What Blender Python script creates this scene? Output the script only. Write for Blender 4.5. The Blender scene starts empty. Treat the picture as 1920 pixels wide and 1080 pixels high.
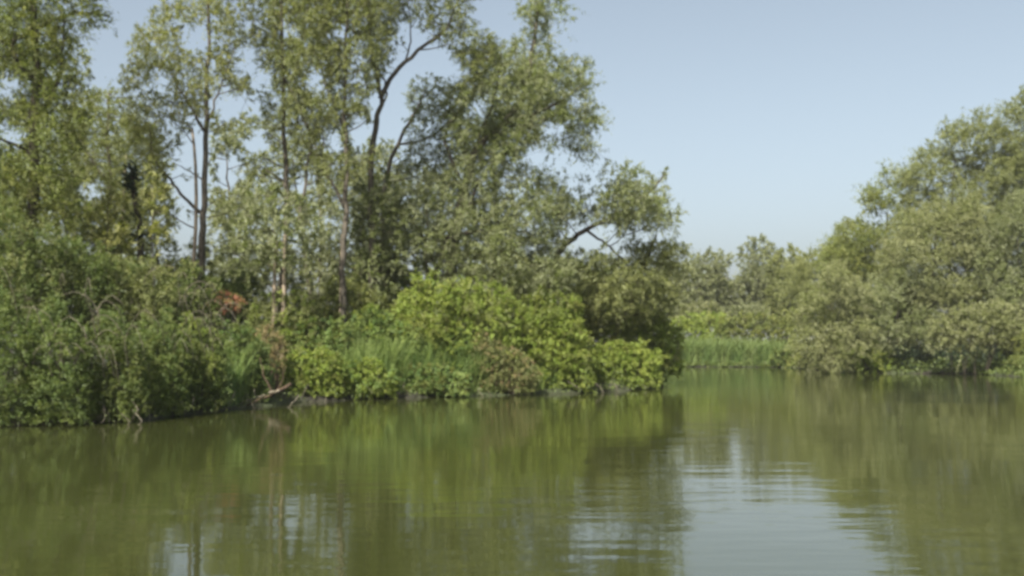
import bpy, math
import numpy as np
R = math.radians

# ------------------------------------------------------------------ camera, sky, sun, exposure
scene = bpy.context.scene
col = scene.collection
W_, H_, F_, HOR, CAMZ = 1920.0, 1080.0, 1867.0, 650.0, 2.2
TH = math.atan((HOR - H_ / 2) / F_)
cam_d = bpy.data.cameras.new('camera')
cam_d.sensor_width = 36.0
cam_d.lens = 36.0 * F_ / W_
cam_d.clip_start = 0.1
cam_d.clip_end = 6000
cam = bpy.data.objects.new('camera', cam_d)
col.objects.link(cam)
cam.location = (0, 0, CAMZ)
cam.rotation_euler = (R(90) + TH, 0, 0)
scene.camera = cam

SUN_EL, SUN_AZ = R(46), R(204)        # azimuth measured clockwise from +Y (the view direction)
world = bpy.data.worlds.new('World')
scene.world = world
world.use_nodes = True
wn = world.node_tree.nodes
wl = world.node_tree.links
bgn = wn['Background']
sky = wn.new('ShaderNodeTexSky')
sky.sky_type = 'NISHITA'
sky.sun_disc = False
sky.sun_elevation = SUN_EL
sky.sun_rotation = SUN_AZ
sky.altitude = 0
sky.air_density = 0.9
sky.dust_density = 3.8
sky.ozone_density = 1.0
hsv = wn.new('ShaderNodeHueSaturation')
hsv.inputs['Saturation'].default_value = 0.60
hsv.inputs['Hue'].default_value = 0.482
wl.new(sky.outputs[0], hsv.inputs['Color'])
wl.new(hsv.outputs[0], bgn.inputs['Color'])
bgn.inputs['Strength'].default_value = 0.076

sd = bpy.data.lights.new('sun', 'SUN')
sd.energy = 5.0
sd.angle = R(1.0)
sd.color = (1.0, 0.93, 0.82)
sun = bpy.data.objects.new('sun', sd)
col.objects.link(sun)
sdir = np.array([math.sin(SUN_AZ) * math.cos(SUN_EL), math.cos(SUN_AZ) * math.cos(SUN_EL), math.sin(SUN_EL)])
from mathutils import Vector
sun.rotation_euler = Vector(sdir).to_track_quat('Z', 'Y').to_euler()
sun.location = (-30, -30, 40)

scene.view_settings.view_transform = 'Standard'
scene.view_settings.look = 'None'
scene.view_settings.gamma = 1.0
scene.view_settings.use_curve_mapping = False
scene.view_settings.exposure = 1.3
scene.render.engine = 'CYCLES'
scene.cycles.max_bounces = 7
scene.cycles.diffuse_bounces = 4
scene.cycles.transmission_bounces = 4
scene.cycles.glossy_bounces = 3
scene.cycles.use_denoising = True
scene.cycles.filter_width = 3.3

# ------------------------------------------------------------------ helpers
def PT(px, py, d):
    """world point seen at photo pixel (px, py) whose distance along +Y is d"""
    a, b = (px - W_ / 2) / F_, (H_ / 2 - py) / F_
    dy = math.cos(TH) - b * math.sin(TH)
    dz = math.sin(TH) + b * math.cos(TH)
    t = d / dy
    return np.array([a * t, d, CAMZ + dz * t])

def norm(v):
    return v / np.maximum(np.linalg.norm(v, axis=-1, keepdims=True), 1e-9)

def tag(o, label=None, cat=None, group=None, kind=None):
    if label: o['label'] = label
    if cat: o['category'] = cat
    if group: o['group'] = group
    if kind: o['kind'] = kind
    return o

def empty(name, loc, label, cat, group=None):
    o = bpy.data.objects.new(name, None)
    col.objects.link(o)
    o.location = [float(c) for c in loc]
    o.empty_display_size = 0.3
    return tag(o, label, cat, group)

def link_mesh(name, me, mat, parent=None):
    me.materials.append(mat)
    o = bpy.data.objects.new(name, me)
    col.objects.link(o)
    if parent is not None:
        o.parent = parent
        o.matrix_parent_inverse.identity()
    return o

def np_mesh(name, V, Fq, attr=None, smooth=False):
    """V (n,3), Fq (m,k) faces all with k corners"""
    me = bpy.data.meshes.new(name)
    n, (m, k) = len(V), Fq.shape
    me.vertices.add(n)
    me.vertices.foreach_set('co', np.ascontiguousarray(V, dtype=np.float32).ravel())
    me.loops.add(m * k)
    me.loops.foreach_set('vertex_index', np.ascontiguousarray(Fq, dtype=np.int32).ravel())
    me.polygons.add(m)
    me.polygons.foreach_set('loop_start', np.arange(0, m * k, k, dtype=np.int32))
    if smooth:
        me.polygons.foreach_set('use_smooth', np.ones(m, dtype=bool))
    if attr is not None:
        for an, av in attr.items():
            a = me.attributes.new(an, 'FLOAT', 'POINT')
            a.data.foreach_set('value', np.ascontiguousarray(av, dtype=np.float32))
    me.update(calc_edges=True)
    return me

def resample(pts, n):
    """Catmull-Rom through pts, n samples"""
    P = np.array(pts, float)
    if len(P) == 2:
        t = np.linspace(0, 1, n)[:, None]
        return P[0] * (1 - t) + P[1] * t
    P = np.vstack([2 * P[0] - P[1], P, 2 * P[-1] - P[-2]])
    segs = len(P) - 3
    out = []
    for u in np.linspace(0, segs - 1e-6, n):
        i = int(u); t = u - i
        a, b, c, d = P[i:i + 4]
        out.append(0.5 * ((2 * b) + (-a + c) * t + (2 * a - 5 * b + 4 * c - d) * t * t + (-a + 3 * b - 3 * c + d) * t ** 3))
    return np.array(out)

def bez(a, b, c, n):
    t = np.linspace(0, 1, n)[:, None]
    return (1 - t) ** 2 * a + 2 * t * (1 - t) * b + t * t * c

class Tubes:
    """collects tapered tubes into one mesh"""
    def __init__(self): self.V, self.F, self.n = [], [], 0
    def add(self, pts, r0, r1, sides=6, flare=0.0, rng=None, knob=0.0, caps=True):
        P = np.asarray(pts, float); k = len(P)
        T = norm(np.gradient(P, axis=0))
        ref = np.array([0.0, 1.0, 0.0]) if abs(T[0][1]) < 0.8 else np.array([1.0, 0, 0])
        A = norm(np.cross(T, ref)); B = np.cross(T, A)
        t = np.linspace(0, 1, k)
        rad = r0 + (r1 - r0) * t + flare * np.exp(-t * 14)
        ang = np.linspace(0, 2 * math.pi, sides, endpoint=False)
        rr = rad[:, None] * np.ones((1, sides))
        if rng is not None and knob:
            rr = rr * (1 + knob * rng.uniform(-1, 1, (k, sides)))
        V = P[:, None, :] + rr[:, :, None] * (np.cos(ang)[None, :, None] * A[:, None, :] + np.sin(ang)[None, :, None] * B[:, None, :])
        self.V.append(V.reshape(-1, 3))
        i = np.arange(k - 1)[:, None] * sides; j = np.arange(sides)[None, :]; j2 = (j + 1) % sides
        q = np.stack([i + j, i + j2, i + sides + j2, i + sides + j], -1).reshape(-1, 4) + self.n
        self.F.append(q)
        self.n += k * sides
        # end caps (fan closed by a degenerate-free point)
        for e, c in ((0, P[0]), (k - 1, P[-1])):
            self.V.append(c[None, :])
            base = self.n - k * sides if e == 0 else self.n - k * sides
            # filled below
            self.n += 1
        s0 = self.n - 2 - k * sides
        a0 = s0 + np.arange(sides); a1 = s0 + (k - 1) * sides + np.arange(sides)
        c0 = np.full(sides, s0 + k * sides); c1 = c0 + 1
        self.F.append(np.stack([a0, c0, c0, np.roll(a0, -1)], -1)[:0])
        self.C = getattr(self, 'C', [])
        if caps: self.C.append(np.stack([np.roll(a0, -1), a0, c0], -1)); self.C.append(np.stack([a1, np.roll(a1, -1), c1], -1))
    def build(self, name, mat, parent=None, loc=(0, 0, 0)):
        V = np.vstack(self.V) - np.asarray(loc, float)
        Q = np.vstack(self.F); Tr = np.vstack(self.C) if self.C else np.zeros((0, 3), int)
        me = bpy.data.meshes.new(name)
        nq, nt = len(Q), len(Tr)
        me.vertices.add(len(V)); me.vertices.foreach_set('co', V.astype(np.float32).ravel())
        me.loops.add(nq * 4 + nt * 3)
        me.loops.foreach_set('vertex_index', np.concatenate([Q.ravel(), Tr.ravel()]).astype(np.int32))
        me.polygons.add(nq + nt)
        me.polygons.foreach_set('loop_start', np.concatenate([np.arange(nq) * 4, nq * 4 + np.arange(nt) * 3]).astype(np.int32))
        me.polygons.foreach_set('use_smooth', np.ones(nq + nt, dtype=bool))
        me.update(calc_edges=True)
        return link_mesh(name, me, mat, parent)

# ------------------------------------------------------------------ materials
def new_mat(name):
    m = bpy.data.materials.new(name); m.use_nodes = True
    nt = m.node_tree; nt.nodes.clear()
    out = nt.nodes.new('ShaderNodeOutputMaterial')
    return m, nt, nt.nodes, nt.links, out

def leaf_mat(name, c_a, c_b, c_c, transl=0.42, gloss=0.02, rough=0.6):
    """three leaf colours mixed by a per-leaf random value and a slow change over the crown"""
    m, nt, N, L, out = new_mat(name)
    at = N.new('ShaderNodeAttribute'); at.attribute_name = 'tint'
    at2 = N.new('ShaderNodeAttribute'); at2.attribute_name = 'clump'
    mx = N.new('ShaderNodeMix'); mx.data_type = 'RGBA'
    mx.inputs[6].default_value = (*c_a, 1); mx.inputs[7].default_value = (*c_b, 1)
    L.new(at.outputs['Fac'], mx.inputs[0])
    mx2 = N.new('ShaderNodeMix'); mx2.data_type = 'RGBA'
    L.new(mx.outputs[2], mx2.inputs[6]); mx2.inputs[7].default_value = (*c_c, 1)
    L.new(at2.outputs['Fac'], mx2.inputs[0])
    df = N.new('ShaderNodeBsdfDiffuse'); L.new(mx2.outputs[2], df.inputs[0])
    tr = N.new('ShaderNodeBsdfTranslucent')
    hs = N.new('ShaderNodeMix'); hs.data_type = 'RGBA'; hs.blend_type = 'MULTIPLY'; hs.inputs[0].default_value = 1.0
    L.new(mx2.outputs[2], hs.inputs[6]); hs.inputs[7].default_value = (1.05, 1.2, 0.55, 1)
    L.new(hs.outputs[2], tr.inputs[0])
    ms = N.new('ShaderNodeMixShader'); ms.inputs[0].default_value = transl
    L.new(df.outputs[0], ms.inputs[1]); L.new(tr.outputs[0], ms.inputs[2])
    gl = N.new('ShaderNodeBsdfGlossy'); gl.inputs['Roughness'].default_value = rough
    gl.inputs[0].default_value = (0.9, 0.95, 1.0, 1)
    ms2 = N.new('ShaderNodeMixShader'); ms2.inputs[0].default_value = gloss
    L.new(ms.outputs[0], ms2.inputs[1]); L.new(gl.outputs[0], ms2.inputs[2])
    L.new(ms2.outputs[0], out.inputs[0])
    return m

def bark_mat(name, c1, c2, scale=6.0):
    m, nt, N, L, out = new_mat(name)
    tc = N.new('ShaderNodeTexCoord')
    mp = N.new('ShaderNodeMapping'); mp.inputs['Scale'].default_value = (scale, scale, scale * 0.22)
    L.new(tc.outputs['Object'], mp.inputs[0])
    nz = N.new('ShaderNodeTexNoise'); nz.inputs['Scale'].default_value = 2.2; nz.inputs['Detail'].default_value = 7; nz.inputs['Roughness'].default_value = 0.65
    L.new(mp.outputs[0], nz.inputs[0])
    rp = N.new('ShaderNodeValToRGB')
    rp.color_ramp.elements[0].position = 0.35; rp.color_ramp.elements[0].color = (*c1, 1)
    rp.color_ramp.elements[1].position = 0.68; rp.color_ramp.elements[1].color = (*c2, 1)
    L.new(nz.outputs[0], rp.inputs[0])
    bs = N.new('ShaderNodeBsdfPrincipled'); bs.inputs['Roughness'].default_value = 0.9
    bs.inputs['Specular IOR Level'].default_value = 0.2
    L.new(rp.outputs[0], bs.inputs['Base Color'])
    bp = N.new('ShaderNodeBump'); bp.inputs['Strength'].default_value = 0.7; bp.inputs['Distance'].default_value = 0.03
    L.new(nz.outputs[0], bp.inputs['Height']); L.new(bp.outputs[0], bs.inputs['Normal'])
    L.new(bs.outputs[0], out.inputs[0])
    return m

M = {}
M['willow']   = leaf_mat('silver_willow_leaf', (.155, .172, .080), (.235, .250, .145), (.135, .162, .048))
M['willow_p'] = leaf_mat('pale_willow_leaf',   (.175, .188, .078), (.270, .275, .145), (.135, .155, .045))
M['olive']    = leaf_mat('olive_leaf',         (.118, .140, .046), (.192, .208, .084), (.182, .196, .062), transl=.38)
M['yellow']   = leaf_mat('yellow_green_leaf',  (.142, .164, .048), (.235, .242, .092), (.215, .215, .065), transl=.40)
M['mid']      = leaf_mat('mid_green_leaf',     (.092, .120, .028), (.160, .190, .050), (.180, .190, .045), transl=.37)
M['dark']     = leaf_mat('dark_green_leaf',    (.045, .078, .018), (.095, .135, .030), (.120, .150, .030), transl=.30)
M['bright']   = leaf_mat('bright_green_leaf',  (.130, .192, .026), (.215, .280, .050), (.225, .255, .050), transl=.40)
M['thicket']  = leaf_mat('thicket_leaf',       (.048, .078, .018), (.095, .130, .030), (.125, .145, .034), transl=.32)
M['reed']     = leaf_mat('reed_leaf',          (0.070, 0.134, 0.035), (0.134, 0.201, 0.055), (0.166, 0.207, 0.050), transl=.30)
M['reed_l']   = leaf_mat('light_reed_leaf',    (.075, .135, .032), (.120, .180, .050), (.150, .185, .055), transl=.35)
M['dry']      = leaf_mat('dry_leaf',           (0.192, 0.134, 0.061), (0.269, 0.201, 0.094), (0.154, 0.159, 0.050), transl=.15, gloss=.03)
M['red']      = leaf_mat('reddish_leaf',       (0.333, 0.104, 0.061), (0.410, 0.171, 0.094), (0.192, 0.159, 0.050), transl=.25, gloss=.04)
M['ivy']      = leaf_mat('ivy_and_shade_leaf',           (0.018, 0.032, 0.015), (0.033, 0.051, 0.022), (0.026, 0.041, 0.018), transl=.10)  # ivy on the snag; also painted shade on the right bank hollow bush
M['far']      = leaf_mat('far_willow_leaf',    (.150, .168, .078), (.215, .230, .125), (.180, .195, .088))
M['bark']      = bark_mat('grey_brown_bark', (.040, .036, .028), (.115, .102, .080))
M['bark_pale'] = bark_mat('pale_bark', (.15, .12, .085), (.33, .28, .21))
M['bark_dark'] = bark_mat('dark_bark', (.022, .020, .015), (.065, .055, .040))
M['wood_grey'] = bark_mat('weathered_wood', (.08, .07, .05), (.22, .20, .15))
M['wood_red']  = bark_mat('wet_red_brown_wood', (.035, .025, .017), (.10, .070, .045))

def ground_mat():
    m, nt, N, L, out = new_mat('bank_soil')
    tc = N.new('ShaderNodeTexCoord')
    n1 = N.new('ShaderNodeTexNoise'); n1.inputs['Scale'].default_value = 0.35; n1.inputs['Detail'].default_value = 8
    n2 = N.new('ShaderNodeTexNoise'); n2.inputs['Scale'].default_value = 6.0; n2.inputs['Detail'].default_value = 8
    L.new(tc.outputs['Object'], n1.inputs[0]); L.new(tc.outputs['Object'], n2.inputs[0])
    r1 = N.new('ShaderNodeValToRGB')
    r1.color_ramp.elements[0].position = .40; r1.color_ramp.elements[0].color = (.016, .014, .009, 1)
    r1.color_ramp.elements[1].position = .58; r1.color_ramp.elements[1].color = (.030, .042, .014, 1)
    L.new(n1.outputs[0], r1.inputs[0])
    r2 = N.new('ShaderNodeValToRGB')
    r2.color_ramp.elements[0].position = .3; r2.color_ramp.elements[0].color = (.55, .55, .55, 1)
    r2.color_ramp.elements[1].position = .7; r2.color_ramp.elements[1].color = (1.3, 1.25, 1.2, 1)
    L.new(n2.outputs[0], r2.inputs[0])
    mx = N.new('ShaderNodeMix'); mx.data_type = 'RGBA'; mx.blend_type = 'MULTIPLY'; mx.inputs[0].default_value = 1
    L.new(r1.outputs[0], mx.inputs[6]); L.new(r2.outputs[0], mx.inputs[7])
    bs = N.new('ShaderNodeBsdfPrincipled'); bs.inputs['Roughness'].default_value = .95
    L.new(mx.outputs[2], bs.inputs['Base Color'])
    bp = N.new('ShaderNodeBump'); bp.inputs['Strength'].default_value = .8; bp.inputs['Distance'].default_value = .08
    L.new(n2.outputs[0], bp.inputs['Height']); L.new(bp.outputs[0], bs.inputs['Normal'])
    L.new(bs.outputs[0], out.inputs[0])
    return m

def water_mat():
    m, nt, N, L, out = new_mat('murky_water')
    tc = N.new('ShaderNodeTexCoord')
    def noise(sx, sy, detail=3, rough=.5, dist=0.0, rot=0.0):
        mp = N.new('ShaderNodeMapping'); mp.inputs['Scale'].default_value = (sx, sy, 1); mp.inputs['Rotation'].default_value = (0, 0, rot)
        L.new(tc.outputs['Object'], mp.inputs[0])
        n = N.new('ShaderNodeTexNoise'); n.inputs['Scale'].default_value = 1; n.inputs['Detail'].default_value = detail
        n.inputs['Roughness'].default_value = rough; n.inputs['Distortion'].default_value = dist
        L.new(mp.outputs[0], n.inputs[0])
        return n
    def mul(a, f):
        x = N.new('ShaderNodeMath'); x.operation = 'MULTIPLY'
        L.new(a, x.inputs[0])
        if isinstance(f, float): x.inputs[1].default_value = f
        else: L.new(f, x.inputs[1])
        return x.outputs[0]
    def add(a, b):
        x = N.new('ShaderNodeMath'); x.operation = 'ADD'
        L.new(a, x.inputs[0]); L.new(b, x.inputs[1])
        return x.outputs[0]
    fine = noise(2.2, 7.0, 2, .5, 0, .05)
    mid = noise(.55, 2.3, 2, .45, .3, -.06)
    broad = noise(.16, .55, 2, .5, 0, .1)
    patch = noise(.05, .11, 2, .5)         # calmer and livelier areas of the surface
    pr = N.new('ShaderNodeMapRange'); pr.inputs[1].default_value = .38; pr.inputs[2].default_value = .66
    pr.inputs[3].default_value = .35; pr.inputs[4].default_value = 1.3
    L.new(patch.outputs[0], pr.inputs[0])
    h = add(add(mul(fine.outputs[0], .0016), mul(mid.outputs[0], .0085)), mul(broad.outputs[0], .014))
    h = mul(h, pr.outputs[0])
    bp = N.new('ShaderNodeBump'); bp.inputs['Strength'].default_value = 1.0; bp.inputs['Distance'].default_value = 1.0
    L.new(h, bp.inputs['Height'])
    cn = noise(.05, .05, 3)
    rp = N.new('ShaderNodeValToRGB')
    rp.color_ramp.elements[0].position = .35; rp.color_ramp.elements[0].color = (.025, .030, .008, 1)
    rp.color_ramp.elements[1].position = .65; rp.color_ramp.elements[1].color = (.031, .035, .012, 1)
    L.new(cn.outputs[0], rp.inputs[0])
    bs = N.new('ShaderNodeBsdfPrincipled')
    L.new(rp.outputs[0], bs.inputs['Base Color'])
    bs.inputs['Roughness'].default_value = .04
    bs.inputs['IOR'].default_value = 1.62
    L.new(bp.outputs[0], bs.inputs['Normal'])
    L.new(bs.outputs[0], out.inputs[0])
    return m
M['ground'] = ground_mat(); M['water'] = water_mat()

# ------------------------------------------------------------------ terrain and water
SHORE = np.array([(-60, -200), (-22, -40), (-24, 5), (-19, 28.2), (-14.5, 28.3), (-11.2, 28.9), (-10.2, 33), (-9.4, 37), (-8.4, 40), (-3.7, 43.6), (2.5, 46.9),
                  (5.6, 50), (7.9, 55), (9, 63), (6, 80), (-4, 98), (-20, 108), (-20, 114), (4, 110), (16, 108.5), (29, 107), (31.5, 97), (30.5, 88), (30, 83),
                  (33, 81.5), (37, 79.5), (37.5, 73), (33.5, 64), (35, 56), (40, 30), (44, -10), (60, -60), (90, -200)], float)
def shore_dist(X, Y):
    """signed distance to the water's edge, positive on land"""
    best = np.full(X.shape, 1e9); inside = np.zeros(X.shape, bool)
    n = len(SHORE)
    for i in range(n):
        ax, ay = SHORE[i]; bx, by = SHORE[(i + 1) % n]
        dx, dy = bx - ax, by - ay
        t = np.clip(((X - ax) * dx + (Y - ay) * dy) / (dx * dx + dy * dy), 0, 1)
        best = np.minimum(best, np.hypot(X - ax - t * dx, Y - ay - t * dy))
        c = (ay > Y) != (by > Y)
        xi = ax + (Y - ay) * dx / (dy if abs(dy) > 1e-9 else 1e-9)
        inside ^= c & (X < xi)
    return np.where(inside, -best, best)

def ground_z(X, Y):
    s = shore_dist(X, Y)
    wob = .25 * np.sin(X * 1.3 + np.sin(Y * .9) * 1.5) + .2 * np.sin(Y * 1.7 + X * .6)
    s = s + wob * np.clip(1 - np.abs(s) / 3, 0, 1)
    land = .26 * (1 - np.exp(-np.maximum(s, 0) / .5)) + .6 * (1 - np.exp(-np.maximum(s, 0) / 14)) + .10 * np.sin(X * .31 + 1) * np.sin(Y * .27) * np.clip(s / 4, 0, 1)
    sea = -np.minimum(1.6, np.maximum(-s, 0) * .9)
    return np.where(s > 0, land, sea)

def axis(lo, hi, step, far):
    a = np.arange(lo, hi + step, step)
    g = step * 1.35 ** np.arange(1, 40); g = np.cumsum(g); g = g[g < far]
    return np.concatenate([(lo - g)[::-1], a, hi + g, ])
gx = axis(-30, 60, .7, 2500); gy = axis(20, 125, .7, 2500)
GX, GY = np.meshgrid(gx, gy)
GZ = ground_z(GX, GY)
nx_, ny_ = len(gx), len(gy)
ii, jj = np.meshgrid(np.arange(nx_ - 1), np.arange(ny_ - 1))
q = (jj * nx_ + ii).ravel()
gm = np_mesh('ground', np.stack([GX.ravel(), GY.ravel(), GZ.ravel()], -1), np.stack([q, q + 1, q + nx_ + 1, q + nx_], -1), smooth=True)
tag(link_mesh('ground', gm, M['ground']), 'dark muddy ground of the wooded river banks', 'ground', kind='structure')
wx = np.array([-400, 500.]); wy = np.array([-400, 600.])
wm_ = np_mesh('water', np.array([(-110, -210, 0), (110, -210, 0), (110, 130, 0), (-110, 130, 0)], float), np.array([[0, 1, 2, 3]]))
tag(link_mesh('water', wm_, M['water']), 'calm murky green river with soft tree reflections', 'water', kind='structure')

# ------------------------------------------------------------------ light summer haze
def haze():
    x0, x1, y0, y1, z0, z1 = -2700, 2800, -2700, 2800, -2.8, 30
    V = np.array([(x, y, z) for z in (z0, z1) for y in (y0, y1) for x in (x0, x1)], float)
    Fq = np.array([[0, 2, 3, 1], [4, 5, 7, 6], [0, 1, 5, 4], [2, 6, 7, 3], [0, 4, 6, 2], [1, 3, 7, 5]])
    m, nt, N, L, out = new_mat('hazy_air')
    pv = N.new('ShaderNodeVolumePrincipled')
    pv.inputs['Color'].default_value = (.90, .93, .96, 1)
    pv.inputs['Density'].default_value = HAZE
    pv.inputs['Anisotropy'].default_value = 0.2
    L.new(pv.outputs[0], out.inputs['Volume'])
    tag(link_mesh('haze', np_mesh('haze', V, Fq), m), 'thin pale summer haze over the river', 'haze', kind='stuff')
HAZE = 0.00022
haze()
# ------------------------------------------------------------------ foliage
HOLES = [  # gaps of open sky seen between the crowns: photo x, y, half width, half height
    (205, 85, 25, 42), (225, 20, 22, 22), (370, 72, 20, 18), (432, 195, 30, 20), (430, 320, 16, 28), (362, 282, 14, 28), (480, 265, 10, 20), (465, 110, 10, 20),
    (497, 150, 8, 14), (342, 440, 9, 24), (18, 255, 16, 10), (12, 165, 12, 14), (170, 355, 10, 6), (740, 205, 18, 26), (790, 118, 28, 16), (765, 60, 14, 12), (838, 128, 18, 16),
    (620, 260, 10, 12), (675, 250, 12, 22), (1035, 246, 10, 8), (1000, 288, 13, 10), (1105, 345, 20, 8), (1108, 438, 30, 15), (898, 205, 8, 8), (1050, 300, 18, 8),
    (1374, 508, 8, 13), (920, 25, 26, 22), (960, 45, 10, 16), (590, 150, 8, 9), (715, 245, 9, 16), (570, 340, 8, 14), (640, 60, 8, 7), (300, 150, 9, 8), (545, 60, 8, 6), (350, 350, 12, 12), (1060, 60, 14, 18)]

HA = np.array(HOLES, float)
BUDGET = 1.14
def poly_area(poly, d):
    P = np.array(poly, float); x, y = P[:, 0], P[:, 1]
    return abs((x * np.roll(y, -1) - y * np.roll(x, -1)).sum()) / 2 / (F_ / d) ** 2

def poly_info(px, py, poly):
    """inside flag and distance to the outline for arrays of points"""
    c = np.zeros(px.shape, bool); best = np.full(px.shape, 1e9); n = len(poly)
    for i in range(n):
        x1, y1 = poly[i]; x2, y2 = poly[(i + 1) % n]
        dx, dy = x2 - x1, y2 - y1
        c ^= ((y1 > py) != (y2 > py)) & (px < dx * (py - y1) / (dy if abs(dy) > 1e-9 else 1e-9) + x1)
        t = np.clip(((px - x1) * dx + (py - y1) * dy) / (dx * dx + dy * dy + 1e-9), 0, 1)
        best = np.minimum(best, np.hypot(px - x1 - t * dx, py - y1 - t * dy))
    return c, best

def PTv(px, py, d):
    a, b = (px - W_ / 2) / F_, (H_ / 2 - py) / F_
    t = d / (math.cos(TH) - b * math.sin(TH))
    return np.stack([a * t, d + 0 * t, CAMZ + (math.sin(TH) + b * math.cos(TH)) * t], -1)

def in_hole(px, py, r):
    k = r[:, None]
    return ((((px[:, None] - HA[None, :, 0]) / (HA[None, :, 2] + k)) ** 2 + ((py[:, None] - HA[None, :, 1]) / (HA[None, :, 3] + k)) ** 2) < 1).any(1)

def greedy(C, Rr, spacing):
    keep = np.zeros(len(C), bool); K = np.empty((0, 3)); KR = np.empty(0)
    for i in range(len(C)):
        if len(K) and (((K - C[i]) ** 2).sum(1) < (spacing * .5 * (KR + Rr[i])) ** 2).any(): continue
        keep[i] = True; K = C[keep]; KR = Rr[keep]
    return keep

def scatter_clumps(poly, d, depth, rm, rng, spacing=.75, holes=True, floor=None, lobe=0.0):
    """clump centres (world) and radii filling the crown whose outline is poly (photo px at distance d), half-depth depth m;
    lobe > 0 first sets out large rounded boughs of about that radius and puts the clumps on them"""
    xs = [p[0] for p in poly]; ys = [p[1] for p in poly]
    ppm = F_ / d
    rb = lobe if lobe else rm
    area = (max(xs) - min(xs)) * (max(ys) - min(ys))
    tries = int(area / (rb * ppm) ** 2 * 34) + 60
    mx_in = max(1.0, .5 * min(max(xs) - min(xs), max(ys) - min(ys)))
    px = rng.uniform(min(xs), max(xs), tries); py = rng.uniform(min(ys), max(ys), tries)
    ins, e = poly_info(px, py, poly)
    r = rb * (.42 + 1.0 * rng.random(tries) ** 1.6) if not lobe else rb * rng.uniform(.7, 1.2, tries)
    r = np.maximum(.38 * rb, np.minimum(r, .3 * rb + e / ppm))
    ok = ins & (e > (.15 if not lobe else .55) * r * ppm)
    if holes and not lobe: ok &= ~in_hole(px, py, r * ppm)
    px, py, e, r = px[ok], py[ok], e[ok], r[ok]
    off = rng.uniform(-1, 1, len(px)) * depth * np.sqrt(np.maximum(.05, 1 - (1 - np.minimum(1, e / mx_in)) ** 2))
    C = PTv(px, py, d + off)
    if lobe:
        k = greedy(C, r, 1.25); C, r = C[k], r[k]
        cc, rr = [], []
        for c, R_ in zip(C, r):
            n = int(26 * (R_ / rm) ** 2 / 4) + 5
            u = norm(rng.normal(size=(n, 3)) + np.array([0, -.15, .35]))
            cc.append(c + u * (R_ * rng.uniform(.62, .98, n))[:, None] * np.array([1, 1, .85])); rr.append(rm * rng.uniform(.45, 1.05, n))
            cc.append(c[None] + 0.0); rr.append(np.array([R_ * .5]))
        C, r = np.vstack(cc), np.concatenate(rr)
        # back to the photo's frame to test the outline and the gaps
        v = C - np.array([0, 0, CAMZ]); zf = v[:, 1] * math.cos(TH) + v[:, 2] * math.sin(TH); zu = -v[:, 1] * math.sin(TH) + v[:, 2] * math.cos(TH)
        qx = W_ / 2 + F_ * v[:, 0] / zf; qy = H_ / 2 - F_ * zu / zf
        ins, e = poly_info(qx, qy, poly)
        ok = ins | (e < .5 * r * ppm)
        if holes: ok &= ~in_hole(qx, qy, .9 * r * ppm)
        C, r = C[ok], r[ok]
        spacing = .85
    if floor is not None:
        low = C[:, 2] < floor
        C[low, 2] = floor + rng.uniform(0, .3, low.sum())
    k = greedy(C, r, spacing)
    return list(zip(C[k], r[k]))

def leaves_mesh(pos, ax, side, L, Wd, tint, clump, droop=.0):
    """one slim pointed face per leaf"""
    n = len(pos)
    V = np.empty((n, 3, 3))
    b = pos + ax * (L * .2)[:, None]
    V[:, 0] = b + side * (Wd * .5)[:, None] - ax * (L * .2)[:, None]
    V[:, 1] = pos + ax * L[:, None]
    V[:, 2] = b - side * (Wd * .5)[:, None]
    Fq = np.arange(n * 3).reshape(n, 3)
    return V.reshape(-1, 3), Fq, np.repeat(tint, 3), np.repeat(clump, 3)

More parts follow.
